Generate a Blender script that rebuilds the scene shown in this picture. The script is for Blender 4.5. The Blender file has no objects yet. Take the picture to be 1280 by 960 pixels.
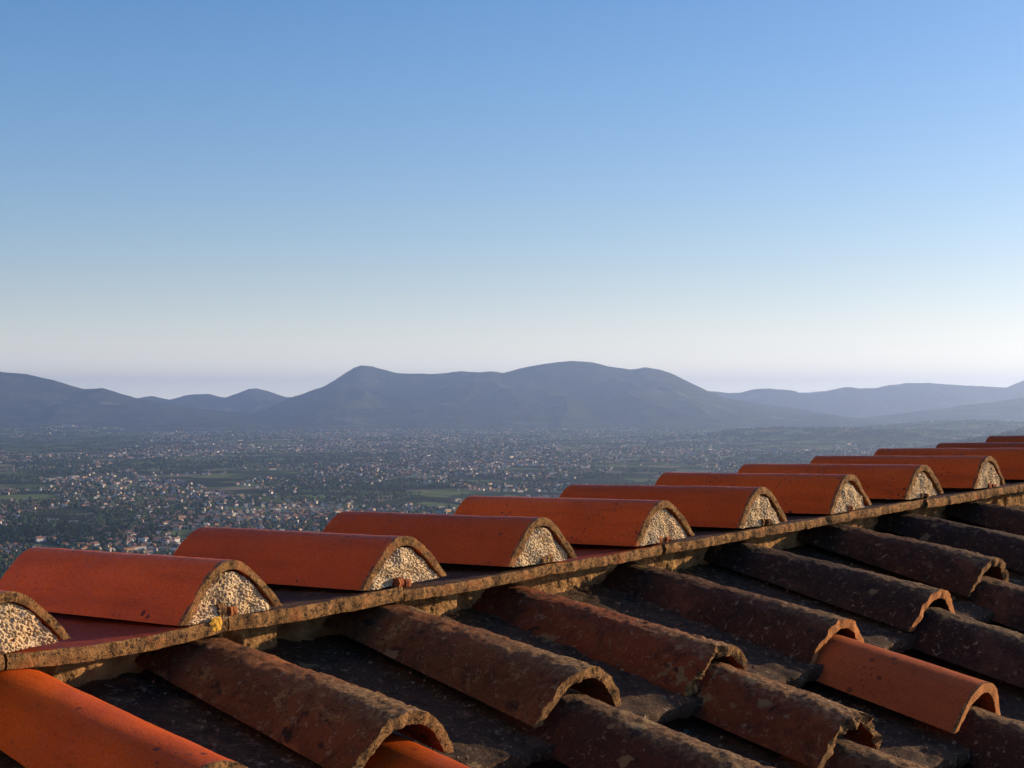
import bpy, math, random
import numpy as np
from mathutils import Matrix, Vector, noise

random.seed(7)
rng = np.random.default_rng(11)
C = bpy.context.scene.collection
HC = 300.0                     # height of the terrace above the plain, metres
F = 2101.26                    # focal length in pixels of a 1280 px wide frame
HOR = 22.0                     # the true horizon lies this far below the frame's middle

# ------------------------------------------------------------------ helpers
def link(o, parent=None):
    C.objects.link(o)
    if parent is not None:
        o.parent = parent
    return o

def tag(o, label=None, cat=None, group=None, kind=None):
    for k, v in (('label', label), ('category', cat), ('group', group), ('kind', kind)):
        if v:
            o[k] = v
    return o

def empty(name, mat=None, loc=None):
    o = bpy.data.objects.new(name, None)
    o.empty_display_size = .05
    link(o)
    if mat is not None:
        o.matrix_world = mat
    if loc is not None:
        o.location = loc
    return o

def mesh_from(name, V, faces, mats, midx=None, smooth=True, col=None):
    me = bpy.data.meshes.new(name)
    V = np.asarray(V, dtype=np.float32)
    if isinstance(faces, np.ndarray):
        n, k = faces.shape
        me.vertices.add(len(V)); me.vertices.foreach_set('co', V.ravel())
        me.loops.add(n*k); me.loops.foreach_set('vertex_index', faces.astype(np.int32).ravel())
        me.polygons.add(n)
        me.polygons.foreach_set('loop_start', np.arange(0, n*k, k, dtype=np.int32))
        me.polygons.foreach_set('loop_total', np.full(n, k, dtype=np.int32))
    else:
        me.from_pydata([tuple(map(float, v)) for v in V], [], faces)
    for m in mats:
        me.materials.append(m)
    if midx is not None:
        me.polygons.foreach_set('material_index', np.asarray(midx, dtype=np.int32))
    me.polygons.foreach_set('use_smooth', np.full(len(me.polygons), smooth))
    if col is not None:
        a = me.color_attributes.new('Col', 'FLOAT_COLOR', 'POINT')
        a.data.foreach_set('color', np.asarray(col, dtype=np.float32).ravel())
    me.update(); me.validate()
    return me

def obj(name, me, parent=None, mat=None):
    o = bpy.data.objects.new(name, me)
    link(o, parent)
    if mat is not None:
        o.matrix_world = mat
    return o

def n3(p, s, off=0.0):
    return noise.noise(Vector((p[0]*s + off, p[1]*s - off*.7, p[2]*s + off*1.3)))

def fbm(p, s, off=0.0, oct_=3):
    a, r = 1.0, 0.0
    for i in range(oct_):
        r += a*n3(p, s*(2.1**i), off + i*7.1)
        a *= .5
    return r

# numpy value noise for the big land
_tab = rng.random((256, 256))
def vnoise(x, y):
    x = np.asarray(x, float); y = np.asarray(y, float)
    xi = np.floor(x).astype(int); yi = np.floor(y).astype(int)
    fx = x-xi; fy = y-yi
    fx = fx*fx*(3-2*fx); fy = fy*fy*(3-2*fy)
    a = _tab[xi % 256, yi % 256]; b = _tab[(xi+1) % 256, yi % 256]
    c = _tab[xi % 256, (yi+1) % 256]; d = _tab[(xi+1) % 256, (yi+1) % 256]
    return (a*(1-fx)+b*fx)*(1-fy)+(c*(1-fx)+d*fx)*fy
def vfbm(x, y, o=4):
    r = 0; a = .5; t = 0
    for i in range(o):
        r = r+a*vnoise(x*2**i+17.3*i, y*2**i+5.9*i); t += a; a *= .5
    return r/t

# ------------------------------------------------------------------ materials
def new_mat(name):
    m = bpy.data.materials.new(name); m.use_nodes = True
    nt = m.node_tree; nt.nodes.clear()
    out = nt.nodes.new('ShaderNodeOutputMaterial')
    b = nt.nodes.new('ShaderNodeBsdfPrincipled')
    nt.links.new(b.outputs[0], out.inputs[0])
    return m, nt, b
class NB:
    def __init__(s, nt): s.nt = nt
    def n(s, t, **kw):
        x = s.nt.nodes.new(t)
        for k, v in kw.items(): setattr(x, k, v)
        return x
    def l(s, a, b): s.nt.links.new(a, b)
    def coord(s, scale=(1, 1, 1), rand=True):
        tc = s.n('ShaderNodeTexCoord'); mp = s.n('ShaderNodeMapping')
        mp.inputs['Scale'].default_value = scale
        s.l(tc.outputs['Object'], mp.inputs['Vector'])
        if rand:
            oi = s.n('ShaderNodeObjectInfo'); mu = s.n('ShaderNodeMath', operation='MULTIPLY'); mu.inputs[1].default_value = 37.0
            s.l(oi.outputs['Random'], mu.inputs[0])
            cb = s.n('ShaderNodeCombineXYZ'); s.l(mu.outputs[0], cb.inputs[0]); s.l(mu.outputs[0], cb.inputs[2])
            s.l(cb.outputs[0], mp.inputs['Location'])
        return mp.outputs[0]
    def noise(s, v, scale, detail=4, rough=.6, dist=0.0):
        x = s.n('ShaderNodeTexNoise'); x.inputs['Scale'].default_value = scale
        x.inputs['Detail'].default_value = detail; x.inputs['Roughness'].default_value = rough; x.inputs['Distortion'].default_value = dist
        s.l(v, x.inputs['Vector']); return x.outputs['Fac']
    def ramp(s, f, a, b, va=0.0, vb=1.0):
        x = s.n('ShaderNodeMapRange'); x.interpolation_type = 'SMOOTHSTEP'
        x.inputs[1].default_value = a; x.inputs[2].default_value = b; x.inputs[3].default_value = va; x.inputs[4].default_value = vb
        s.l(f, x.inputs[0]); return x.outputs[0]
    def mix(s, f, a, b):
        x = s.n('ShaderNodeMix', data_type='RGBA')
        if isinstance(f, (int, float)): x.inputs[0].default_value = f
        else: s.l(f, x.inputs[0])
        for v, i in ((a, 6), (b, 7)):
            if isinstance(v, tuple): x.inputs[i].default_value = (*v, 1)
            else: s.l(v, x.inputs[i])
        return x.outputs[2]
    def math(s, op, a, b=None):
        x = s.n('ShaderNodeMath', operation=op)
        for v, i in ((a, 0), (b, 1)):
            if v is None: continue
            if isinstance(v, (int, float)): x.inputs[i].default_value = v
            else: s.l(v, x.inputs[i])
        return x.outputs[0]
    def bump(s, h, strength, dist, bsdf):
        x = s.n('ShaderNodeBump'); x.inputs['Strength'].default_value = strength; x.inputs['Distance'].default_value = dist
        s.l(h, x.inputs['Height']); s.l(x.outputs[0], bsdf.inputs['Normal'])

LICHEN = ((.16, .084, .034), (.28, .150, .056), (.034, .023, .014))

def lichen_colour(B, v, base):
    """crust of ochre, olive and dark lichen over a base colour"""
    a = B.noise(v, 70, 5, .65, .4); b = B.noise(v, 160, 4, .7); c = B.noise(v, 26, 3)
    col = B.mix(B.ramp(a, .40, .60), LICHEN[0], LICHEN[1])
    col = B.mix(B.ramp(b, .50, .62), col, LICHEN[2])
    col = B.mix(B.ramp(B.noise(v, 300, 3, .7), .56, .66, 0, .8), col, LICHEN[2])
    return B.mix(B.ramp(c, .52, .72), col, base)

def terracotta(name, c1, c2, specks=.5, rough=.5, edge_y=.012):
    m, nt, b = new_mat(name); B = NB(nt); v = B.coord()
    oi = B.n('ShaderNodeObjectInfo')
    big = B.noise(v, 7, 4, .55); fine = B.noise(v, 120, 3, .6)
    col = B.mix(B.ramp(big, .3, .7), c1, c2)
    hs = B.n('ShaderNodeHueSaturation'); B.l(col, hs.inputs['Color'])
    B.l(B.ramp(oi.outputs['Random'], 0, 1, .74, 1.18), hs.inputs['Value'])
    col = hs.outputs[0]
    # dark lichen specks, clustered
    vor = B.n('ShaderNodeTexVoronoi'); vor.inputs['Scale'].default_value = 120; B.l(v, vor.inputs['Vector'])
    clus = B.noise(v, 11, 3, .6)
    sp = B.math('MULTIPLY', B.ramp(vor.outputs['Distance'], .20, .30, 1, 0), B.ramp(clus, .56, .64))
    vor2 = B.n('ShaderNodeTexVoronoi'); vor2.inputs['Scale'].default_value = 42; B.l(v, vor2.inputs['Vector'])
    sp2 = B.math('MULTIPLY', B.ramp(B.math('ADD', vor2.outputs['Distance'], B.math('MULTIPLY', B.noise(v, 200, 3, .7), .2)), .24, .32, 1, 0), B.ramp(B.noise(v, 9, 2), .57, .63))
    sp = B.math('MULTIPLY', B.math('MAXIMUM', sp, sp2), specks)
    col = B.mix(sp, col, (.035, .02, .016))
    vst = B.coord((1, .12, 1))
    col = B.mix(B.ramp(B.noise(vst, 36, 4, .65), .42, .72, 0, .45), col, tuple(q*.55 for q in c1))
    col = B.mix(B.ramp(B.noise(v, 300, 3, .75), .54, .70, 0, .38), col, (.30, .14, .075))
    col = B.mix(B.ramp(B.noise(v, 380, 2, .7), .46, .34, 0, .5), col, (.06, .022, .012))
    # dusty veil
    col = B.mix(B.ramp(B.noise(v, 22, 5, .7), .5, .85, 0, .35), col, (.20, .085, .05))
    # weathered rim next to the open end
    tc = B.n('ShaderNodeTexCoord'); sx = B.n('ShaderNodeSeparateXYZ'); B.l(tc.outputs['Object'], sx.inputs[0])
    edge = B.ramp(B.math('SUBTRACT', sx.outputs[1], B.math('MULTIPLY', B.noise(v, 45, 4), edge_y*2.0)), -edge_y*.6, edge_y*.6, 1, 0)
    col = B.mix(edge, col, lichen_colour(B, v, c2))
    B.l(col, b.inputs['Base Color'])
    B.l(B.ramp(fine, .3, .7, rough-.06, rough+.12), b.inputs['Roughness'])
    b.inputs['Specular IOR Level'].default_value = .10
    B.bump(B.math('ADD', B.math('MULTIPLY', fine, .4), B.math('MULTIPLY', B.noise(v, 420, 2), .5)), .5, .0014, b)
    return m

def old_tile(name, c1, c2, c3, lich=.5, pale=.4, black=.4, crest=1):
    m, nt, b = new_mat(name); B = NB(nt); v = B.coord(); vs = B.coord((1, .45, 1))
    col = B.mix(B.ramp(B.noise(vs, 14, 5, .65), .35, .65), c1, c2)
    col = B.mix(B.ramp(B.noise(v, 34, 6, .7, .5), .48, .70), col, c3)
    ln = B.noise(v, 19, 5, .7, .8)
    col = B.mix(B.ramp(ln, .74-.22*lich, .84-.22*lich), col, lichen_colour(B, v, c2))
    col = B.mix(B.ramp(B.noise(v, 11, 5, .7, .6), .56, .66, 0, .8), col, tuple(q*1.7 for q in c2))
    pn = B.noise(v, 55, 5, .75)
    col = B.mix(B.ramp(pn, .80-.2*pale, .86-.2*pale, 0, .8), col, (.27, .22, .17))
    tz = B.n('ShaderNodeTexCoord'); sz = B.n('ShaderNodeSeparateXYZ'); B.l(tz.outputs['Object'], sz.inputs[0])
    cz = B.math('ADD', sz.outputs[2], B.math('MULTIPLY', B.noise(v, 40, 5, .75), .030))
    col = B.mix(B.ramp(cz, .058, .076, 0, (.55+.3*lich)*crest), col, B.mix(B.ramp(B.noise(v, 120, 4, .7), .42, .62), (.13, .075, .032), (.34, .215, .10)))  # tan lichen on the crest, its paleness also painting in the sunlit strip
    # round pale lichen rosettes
    vr = B.n('ShaderNodeTexVoronoi'); vr.inputs['Scale'].default_value = 22
    dv = B.n('ShaderNodeVectorMath', operation='ADD'); B.l(v, dv.inputs[0])
    nz = B.n('ShaderNodeTexNoise'); nz.inputs['Scale'].default_value = 60; B.l(v, nz.inputs['Vector'])
    sc = B.n('ShaderNodeVectorMath', operation='SCALE'); sc.inputs['Scale'].default_value = .03
    B.l(nz.outputs['Color'], sc.inputs[0]); B.l(sc.outputs[0], dv.inputs[1]); B.l(dv.outputs[0], vr.inputs['Vector'])
    sel = B.ramp(B.noise(v, 8, 2), .58, .62)
    col = B.mix(B.math('MULTIPLY', B.math('MULTIPLY', B.ramp(vr.outputs['Distance'], .24, .30, 1, 0), sel), .75), col, (.24, .17, .08))
    fl = B.noise(v, 230, 3, .8)
    col = B.mix(B.ramp(fl, .60, .70, 0, .5), col, (.26, .18, .105))
    col = B.mix(B.ramp(fl, .42, .32, 0, .6), col, (.025, .016, .012))
    fm = B.noise(v, 95, 4, .75, .6)
    col = B.mix(B.ramp(fm, .58, .66, 0, .7), col, (.28, .20, .12))
    bn = B.noise(v, 26, 4, .6, .3)
    col = B.mix(B.ramp(bn, .74-.2*black, .82-.2*black, 0, .85), col, (.022, .016, .013))
    B.l(col, b.inputs['Base Color'])
    b.inputs['Roughness'].default_value = .9; b.inputs['Specular IOR Level'].default_value = .2
    h = B.math('ADD', B.noise(v, 90, 6, .75), B.math('MULTIPLY', B.noise(v, 320, 4, .7), .6))
    B.bump(h, 1.0, .005, b)
    return m

def rim_mat(name, base, lich=1.0):
    m, nt, b = new_mat(name); B = NB(nt); v = B.coord()
    col = lichen_colour(B, v, base)
    if lich < 1: col = B.mix(1-lich, col, base)
    B.l(col, b.inputs['Base Color']); b.inputs['Roughness'].default_value = .92; b.inputs['Specular IOR Level'].default_value = .15
    B.bump(B.math('ADD', B.noise(v, 130, 6, .8), B.noise(v, 400, 3)), .9, .003, b)
    return m

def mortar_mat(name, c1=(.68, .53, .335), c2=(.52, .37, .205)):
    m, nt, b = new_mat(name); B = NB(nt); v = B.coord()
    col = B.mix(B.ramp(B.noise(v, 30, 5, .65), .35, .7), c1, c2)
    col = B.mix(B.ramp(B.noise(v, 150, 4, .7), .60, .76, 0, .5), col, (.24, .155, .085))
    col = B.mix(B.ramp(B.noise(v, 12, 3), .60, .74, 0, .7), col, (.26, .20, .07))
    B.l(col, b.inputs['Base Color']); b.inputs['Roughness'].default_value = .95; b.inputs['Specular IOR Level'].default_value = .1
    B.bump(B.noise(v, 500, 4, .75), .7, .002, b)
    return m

M = {}
M['ridge'] = terracotta('ridge_terracotta', (.50, .086, .007), (.58, .105, .009), .9, .44, .005)
M['orange'] = terracotta('new_orange_terracotta', (.44, .072, .005), (.36, .054, .004), .75, .5, .004)
M['dull_orange'] = terracotta('dull_orange_terracotta', (.40, .098, .028), (.32, .076, .023), .7, .75, .004)
M['pan_ridge'] = terracotta('pan_terracotta', (.30, .048, .016), (.38, .062, .02), .8, .6, .004)
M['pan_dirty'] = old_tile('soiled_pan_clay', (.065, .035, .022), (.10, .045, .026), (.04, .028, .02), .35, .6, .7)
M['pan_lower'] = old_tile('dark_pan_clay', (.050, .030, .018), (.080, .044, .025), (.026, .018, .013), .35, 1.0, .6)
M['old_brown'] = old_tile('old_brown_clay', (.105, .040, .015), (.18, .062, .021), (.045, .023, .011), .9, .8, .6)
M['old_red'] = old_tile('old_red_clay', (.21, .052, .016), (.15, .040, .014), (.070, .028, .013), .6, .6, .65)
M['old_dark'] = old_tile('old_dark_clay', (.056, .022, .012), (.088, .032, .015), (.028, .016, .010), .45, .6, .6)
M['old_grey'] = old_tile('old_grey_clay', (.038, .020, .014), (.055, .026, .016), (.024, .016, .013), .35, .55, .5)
M['rim'] = rim_mat('lichened_rim', (.30, .12, .045))
M['rim_clean'] = rim_mat('broken_clay_rim', (.48, .19, .065), .35)
M['rim_red'] = rim_mat('red_clay_rim', (.36, .10, .04), .3)
M['rim_old'] = rim_mat('weathered_rim', (.22, .12, .055))
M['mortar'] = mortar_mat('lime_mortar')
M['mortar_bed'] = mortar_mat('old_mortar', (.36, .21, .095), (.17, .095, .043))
def plain_mat(name, c, r=.9):
    m, nt, b = new_mat(name); b.inputs['Base Color'].default_value = (*c, 1); b.inputs['Roughness'].default_value = r; return m
m, nt, b = new_mat('yellow_lichen'); B = NB(nt); v = B.coord()
B.l(B.mix(B.ramp(B.noise(v, 260, 4, .7), .4, .65), (.62, .34, .03), (.38, .20, .03)), b.inputs['Base Color']); b.inputs['Roughness'].default_value = .95
B.bump(B.noise(v, 600, 3), .8, .002, b); M['yellow'] = m
M['ridge_far'] = terracotta('ridge_terracotta_beyond', (.44, .078, .012), (.54, .10, .016), .9, .5, -9)
M['old_far'] = old_tile('old_clay_beyond', (.09, .038, .02), (.15, .056, .026), (.05, .028, .018), .5, .6, .5, 0)
M['deck'] = plain_mat('deck_dirt', (.05, .04, .03))

# ------------------------------------------------------------------ the roof's own frame (u along the ridge, v across it, w up)
def rotm(a, b_, c):
    return Matrix.Rotation(a, 3, 'Z') @ Matrix.Rotation(b_, 3, 'X') @ Matrix.Rotation(c, 3, 'Y')
RM = rotm(.862287, .0986916, -.0350757)
ROOF = Matrix.Translation((-.342285, 2.028102, HC-.276251)) @ RM.to_4x4()
def local(u, v, w, flip=False, tilt=0.0, roll=0.0, yaw=0.0):
    """a tile's matrix: its y axis runs along v (or -v when flipped), tilted by tilt"""
    m = Matrix.Translation((u, v, w))
    if flip: m = m @ Matrix.Rotation(math.pi, 4, 'Z')
    return ROOF @ m @ Matrix.Rotation(yaw, 4, 'Z') @ Matrix.Rotation(tilt, 4, 'X') @ Matrix.Rotation(roll, 4, 'Y')
TH = math.atan(HOR/F)
def project(p):
    x, y, z = p[0], p[1], p[2]-HC
    yy = y*math.cos(TH)+z*math.sin(TH); zz = -y*math.sin(TH)+z*math.cos(TH)
    if yy < .05: return (-9999, 9999)
    return (640+F*x/yy, 480-F*zz/yy)
def in_view(mat, corners, mx=50):
    ps = [project(mat @ Vector(c)) for c in corners]
    ps = [p for p in ps if p[0] > -9000]
    if not ps: return False
    xs = [p[0] for p in ps]; ys = [p[1] for p in ps]
    return max(xs) > -mx and min(xs) < 1280+mx and min(ys) < 960+mx

# ------------------------------------------------------------------ tile meshes
def arch(s, p):
    if p < 1.7:                      # bell-shaped: straight flaring sides, rounded crown
        a = (math.sqrt(s*s+.03)-math.sqrt(.03))/(math.sqrt(1.03)-math.sqrt(.03))
        return 1-a**p
    a = math.sqrt(s*s+.012)-math.sqrt(.012)
    a /= (math.sqrt(1.012)-math.sqrt(.012))
    return 1-(.55*a**p+.45*abs(s)**p)

def coppo(name, L, hw0, h0, hw1, h1, t, p, mats, seed, rough=0.0, ragged=0.0, nv=70, na=44, crust=0.0):
    """half-round tile: end 0 (the open, seen end) at y=0, end 1 at y=L; solid, rough on both skins"""
    V = []; faces = []; mi = []
    K = 4
    def pt(i, j, inn, y_extra=0.0):
        f = i/nv; y = f*L
        hw = hw0+(hw1-hw0)*f; h = h0+(h1-h0)*f
        s = -math.cos(math.pi*j/na)
        z0 = arch(s, p)
        x = (hw-inn*t)*s; z = (h-inn*t)*z0
        nx, nz = s*.9, max(.15, z0)
        l = math.hypot(nx, nz); nx /= l; nz /= l
        q = (x+seed, y, z)
        d = 0
        if rough:
            d = rough*(fbm(q, 28, seed, 3)*1.0+.45*n3(q, 170, seed))
            if crust and inn == 0:
                c = max(0, n3(q, 85, seed+5)-.12)*crust*(.35+.65*z0)
                c += max(0, n3(q, 240, seed+9)-.1)*crust*.5*z0
                c *= 1-.8*f*f
                d += c
            if inn: d *= .5
        d += .0008*n3((f*3, s, seed), 1.3, seed)
        if ragged:
            e = ragged*(fbm((s*1.7+seed, 0, inn*.25), 2.4, seed, 3)+.35*n3((s*9, inn, seed), 1.7, seed))
            y = y+e*max(0, 1-f*9)
        return (x+d*nx, y+y_extra, z+d*nz)
    W = na+1
    # ring stack: outer skin rows, then inner skin rows
    for i in range(nv+1):
        for j in range(W): V.append(pt(i, j, 0))
    oi = (nv+1)*W
    for i in range(nv+1):
        for j in range(W): V.append(pt(i, j, 1))
    for i in range(nv):
        for j in range(na):
            a = i*W+j
            faces.append((a, a+1, a+W+1, a+W)); mi.append(0)
            b_ = oi+a
            faces.append((b_, b_+W, b_+W+1, b_+1)); mi.append(0)
        for j in (0, na):
            a = i*W+j; b_ = oi+a
            faces.append((a, a+W, b_+W, b_) if j == 0 else (a, b_, b_+W, a+W)); mi.append(1)
    # end rims, subdivided across the thickness
    for end in (0, nv):
        rows = [[end*W+j for j in range(W)]]
        for k in range(1, K):
            r = []
            for j in range(W):
                A = V[end*W+j]; Bq = V[oi+end*W+j]; f = k/K
                q = [A[c]+(Bq[c]-A[c])*f for c in range(3)]
                q[1] += (-1 if end == 0 else 1)*(.0006+(.0016 if rough else .0008)*n3(q, 260, seed+k))
                V.append(tuple(q)); r.append(len(V)-1)
            rows.append(r)
        rows.append([oi+end*W+j for j in range(W)])
        for k in range(K):
            for j in range(na):
                a, b_, c, d = rows[k][j], rows[k][j+1], rows[k+1][j+1], rows[k+1][j]
                faces.append((a, d, c, b_) if end == 0 else (a, b_, c, d)); mi.append(1)
    me = mesh_from(name, V, faces, mats, mi)
    me.set_sharp_from_angle(angle=math.radians(50))
    return me

def granular(x, y, z, seed):
    """worm-like pitted surface of crumbled mortar, metres of relief"""
    q = (x+.35*z, y, z-.2*x)
    a = n3(q, 400, seed); b_ = n3(q, 640, seed+3); c = n3(q, 48, seed+6)
    pit = max(0, -a-.04)*1.6+max(0, -b_-.12)*.7
    return -.0034*min(pit, .6)+.0012*a+.0045*c

def plug(name, hw, h, t, p, seed, depth=.05):
    nx, nz = 180, 74
    V = []; F_ = []
    for i in range(nx+1):
        s = -1+2*i/nx
        zt = (h-t)*max(.0, arch(s*.985, p))*.995
        for j in range(nz+1):
            x = (hw-t)*s*.985; z = zt*j/nz
            edge = min(1, (1-abs(s))*9, (1-j/nz)*7+.15)
            y = .004-granular(x, 0, z, seed)-.003*edge+.002+.004*max(0, n3((x, 0, z), 22, seed+4))
            V.append((x, y, z-.002))
    W = nz+1
    for i in range(nx):
        for j in range(nz):
            a = i*W+j; F_.append((a, a+W, a+W+1, a+1))
    # closed back
    n0 = len(V)
    for i in range(nx+1):
        for j in (0, nz):
            x, y, z = V[i*W+j]; V.append((x, depth, z))
    for i in range(nx):
        a, b_ = n0+2*i, n0+2*i+1
        F_.append((a, b_, b_+2, a+2))
        F_.append((i*W, a, a+2, (i+1)*W)); F_.append((i*W+nz, (i+1)*W+nz, b_+2, b_))
    me = mesh_from(name, V, F_, [M['mortar']])
    return me

def slab(name, W, L, t, mats, seed, sag=0.0, rough=.0, ragged=0.0, nx=34, ny=44, chip=0.0, bulge=0.0):
    """flat clay slab x 0..W, y 0..L, top at z=t; rim material on its front edge"""
    V = []; F_ = []; mi = []
    R = 5
    def sagz(x): return -sag*(1-(2*x/W-1)**2)
    def fy(x, k):
        e = 0
        if ragged: e = ragged*(fbm((x, seed, k*.003), 35, seed, 3))
        if chip: e += chip*max(0, n3((x, seed, 0), 26, seed+2)-.25)
        return e
    for lay in (0, 1):
        for j in range(ny+1):
            for i in range(nx+1):
                x = W*i/nx; y = L*j/ny
                d = rough*fbm((x, y, lay+seed), 40, seed, 3) if rough else 0
                y2 = y+fy(x, lay)*max(0, 1-j/ny*8)
                V.append((x, y2, (t if lay == 0 else 0)+sagz(x)+d+bulge*math.sin(math.pi*y/L)))
    W1 = nx+1; o2 = (ny+1)*W1
    for j in range(ny):
        for i in range(nx):
            a = j*W1+i
            F_.append((a, a+1, a+W1+1, a+W1)); mi.append(0)
            a += o2
            F_.append((a, a+W1, a+W1+1, a+1)); mi.append(0)
        for i in (0, nx):
            a = j*W1+i
            F_.append((a, a+W1, a+o2+W1, a+o2) if i == 0 else (a, a+o2, a+o2+W1, a+W1)); mi.append(1)
    for jj in (0, ny):
        rows = [[jj*W1+i for i in range(W1)]]
        for k in range(1, R):
            r = []
            for i in range(W1):
                A = V[jj*W1+i]; Bq = V[o2+jj*W1+i]; f = k/R
                q = [A[c]+(Bq[c]-A[c])*f for c in range(3)]
                q[1] += (-1 if jj == 0 else 1)*(.0022*math.sin(math.pi*f)+.0022*n3(q, 200, seed+1))
                V.append(tuple(q)); r.append(len(V)-1)
            rows.append(r)
        rows.append([o2+jj*W1+i for i in range(W1)])
        for k in range(R):
            for i in range(nx):
                a, b_, c, d = rows[k][i], rows[k][i+1], rows[k+1][i+1], rows[k+1][i]
                F_.append((a, d, c, b_) if jj == 0 else (a, b_, c, d)); mi.append(1)
    me = mesh_from(name, V, F_, mats, mi)
    me.set_sharp_from_angle(angle=math.radians(55))
    return me

S = .30
ORD = ['first', 'second', 'third', 'fourth', 'fifth', 'sixth', 'seventh', 'eighth', 'ninth', 'tenth', 'eleventh', 'twelfth',
       'thirteenth', 'fourteenth', 'fifteenth', 'sixteenth', 'seventeenth', 'eighteenth', 'nineteenth', 'twentieth']
def ordinal(i):
    if i < 20: return ORD[i]
    tens = {2: 'twenty', 3: 'thirty', 4: 'forty', 5: 'fifty', 6: 'sixty', 7: 'seventy', 8: 'eighty', 9: 'ninety'}
    n = i+1; t, r = divmod(n, 10)
    return (tens[t][:-1]+'ieth') if r == 0 else tens[t]+'-'+ORD[r-1]

# ---- ridge course: half-round tiles laid across the ridge, ends packed with mortar
du_up = {0: .008, 1: .009, 2: -.007, 3: 0, 4: -.006, 5: .0, 6: 0, 7: -.002}
dw_up = {0: -.003, 1: .001, 2: -.001, 3: .001, 4: 0, 5: .001, 6: .002}
dl_up = {0: .0, 1: .003, 2: .003, 9: -.004, 10: -.006}
look = {-1: 'orange ridge tile cut off by the left edge, pale mortar packed in its end',
        0: 'orange ridge tile beside the yellow lichen spot, nearest one seen in full length',
        1: 'ridge tile with a few black specks, its foot over two broken red nibs',
        2: 'ridge tile with one round black stain low near its mortar end',
        3: 'ridge tile with a scatter of black spots on its flank, fifth along the ridge',
        4: 'plain red ridge tile, sixth along the ridge counting from the left',
        5: 'dark red ridge tile with one small oval stain low on its flank, seventh along',
        6: 'dark red ridge tile, eighth along the ridge counting from the left',
        7: 'dark red ridge tile, ninth along, last whose mortar end shows',
        8: 'dark red ridge tile, tenth along, its mortar end outside the view',
        9: 'thin dark sliver of ridge tile, eleventh along at the right edge',
        10: 'farthest ridge tile, a thin sliver in the right corner of the roof'}
for k in range(-1, 12):
    slope = -.119
    L = .4187+dl_up.get(k, 0)
    mat = local(k*S+du_up.get(k, random.uniform(-.004, .004)), .0016+random.uniform(-.003, .003), .0205+dw_up.get(k, 0), tilt=math.atan(slope),
                yaw=random.uniform(-.013, .013), roll=random.uniform(-.035, .035))
    if not in_view(mat, [(0, 0, 0), (0, L, .06), (.08, 0, 0), (-.08, L, 0)], 10): continue
    e = empty('ridge_tile', mat)
    tag(e, look.get(k, 'dark red ridge tile'), 'roof tile', 'half-round tiles along the ridge')
    sd = 3.1*k+11
    hw, h, t, p = .080+random.uniform(-.0035, .0025), .0655+random.uniform(-.003, .002), .0120+random.uniform(-.001, .001), 1.40+random.uniform(-.08, .12)
    obj('tile_body', coppo('tile_body', L, hw, h, hw*1.03, h*1.0, t, p, [M['ridge'], M['rim']], sd, rough=.0005, ragged=.003), e)
    obj('mortar_plug', plug('mortar_plug', hw, h, t, p, sd), e)

# ---- flat pan tiles of the ridge course, their front edges overhanging the near slope
sag = {-2: .004, -1: .007, 0: .003, 1: .003, 2: .002, 3: .001}
pan_look = {-2: 'flat ridge pan tile under the leftmost ridge tile, at the left edge',
            -1: 'orange-red flat pan tile with sagging lichened edge, left of the yellow lichen spot',
            0: 'soiled flat pan tile right of the yellow lichen spot, grey lichen on its edge',
            1: 'soiled flat pan tile between the third and fourth ridge tiles',
            2: 'flat reddish pan tile between the fourth and fifth ridge tiles',
            3: 'flat pan tile between the fifth and sixth ridge tiles',
            4: 'flat pan tile between the sixth ridge tile and the seventh',
            5: 'flat pan tile between the seventh and eighth ridge tiles',
            6: 'flat pan tile between the eighth and ninth ridge tiles',
            7: 'flat pan tile right of the ninth ridge tile, dark with pale crumbs',
            8: 'last flat pan tile of the ridge at the right edge', 9: 'flat pan tile hidden behind the last thin ridge tiles at the right'}
nib_du = {-1: -.003, 1: .001, 2: .0015, 3: -.002, 5: .002, 7: .004}
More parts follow.
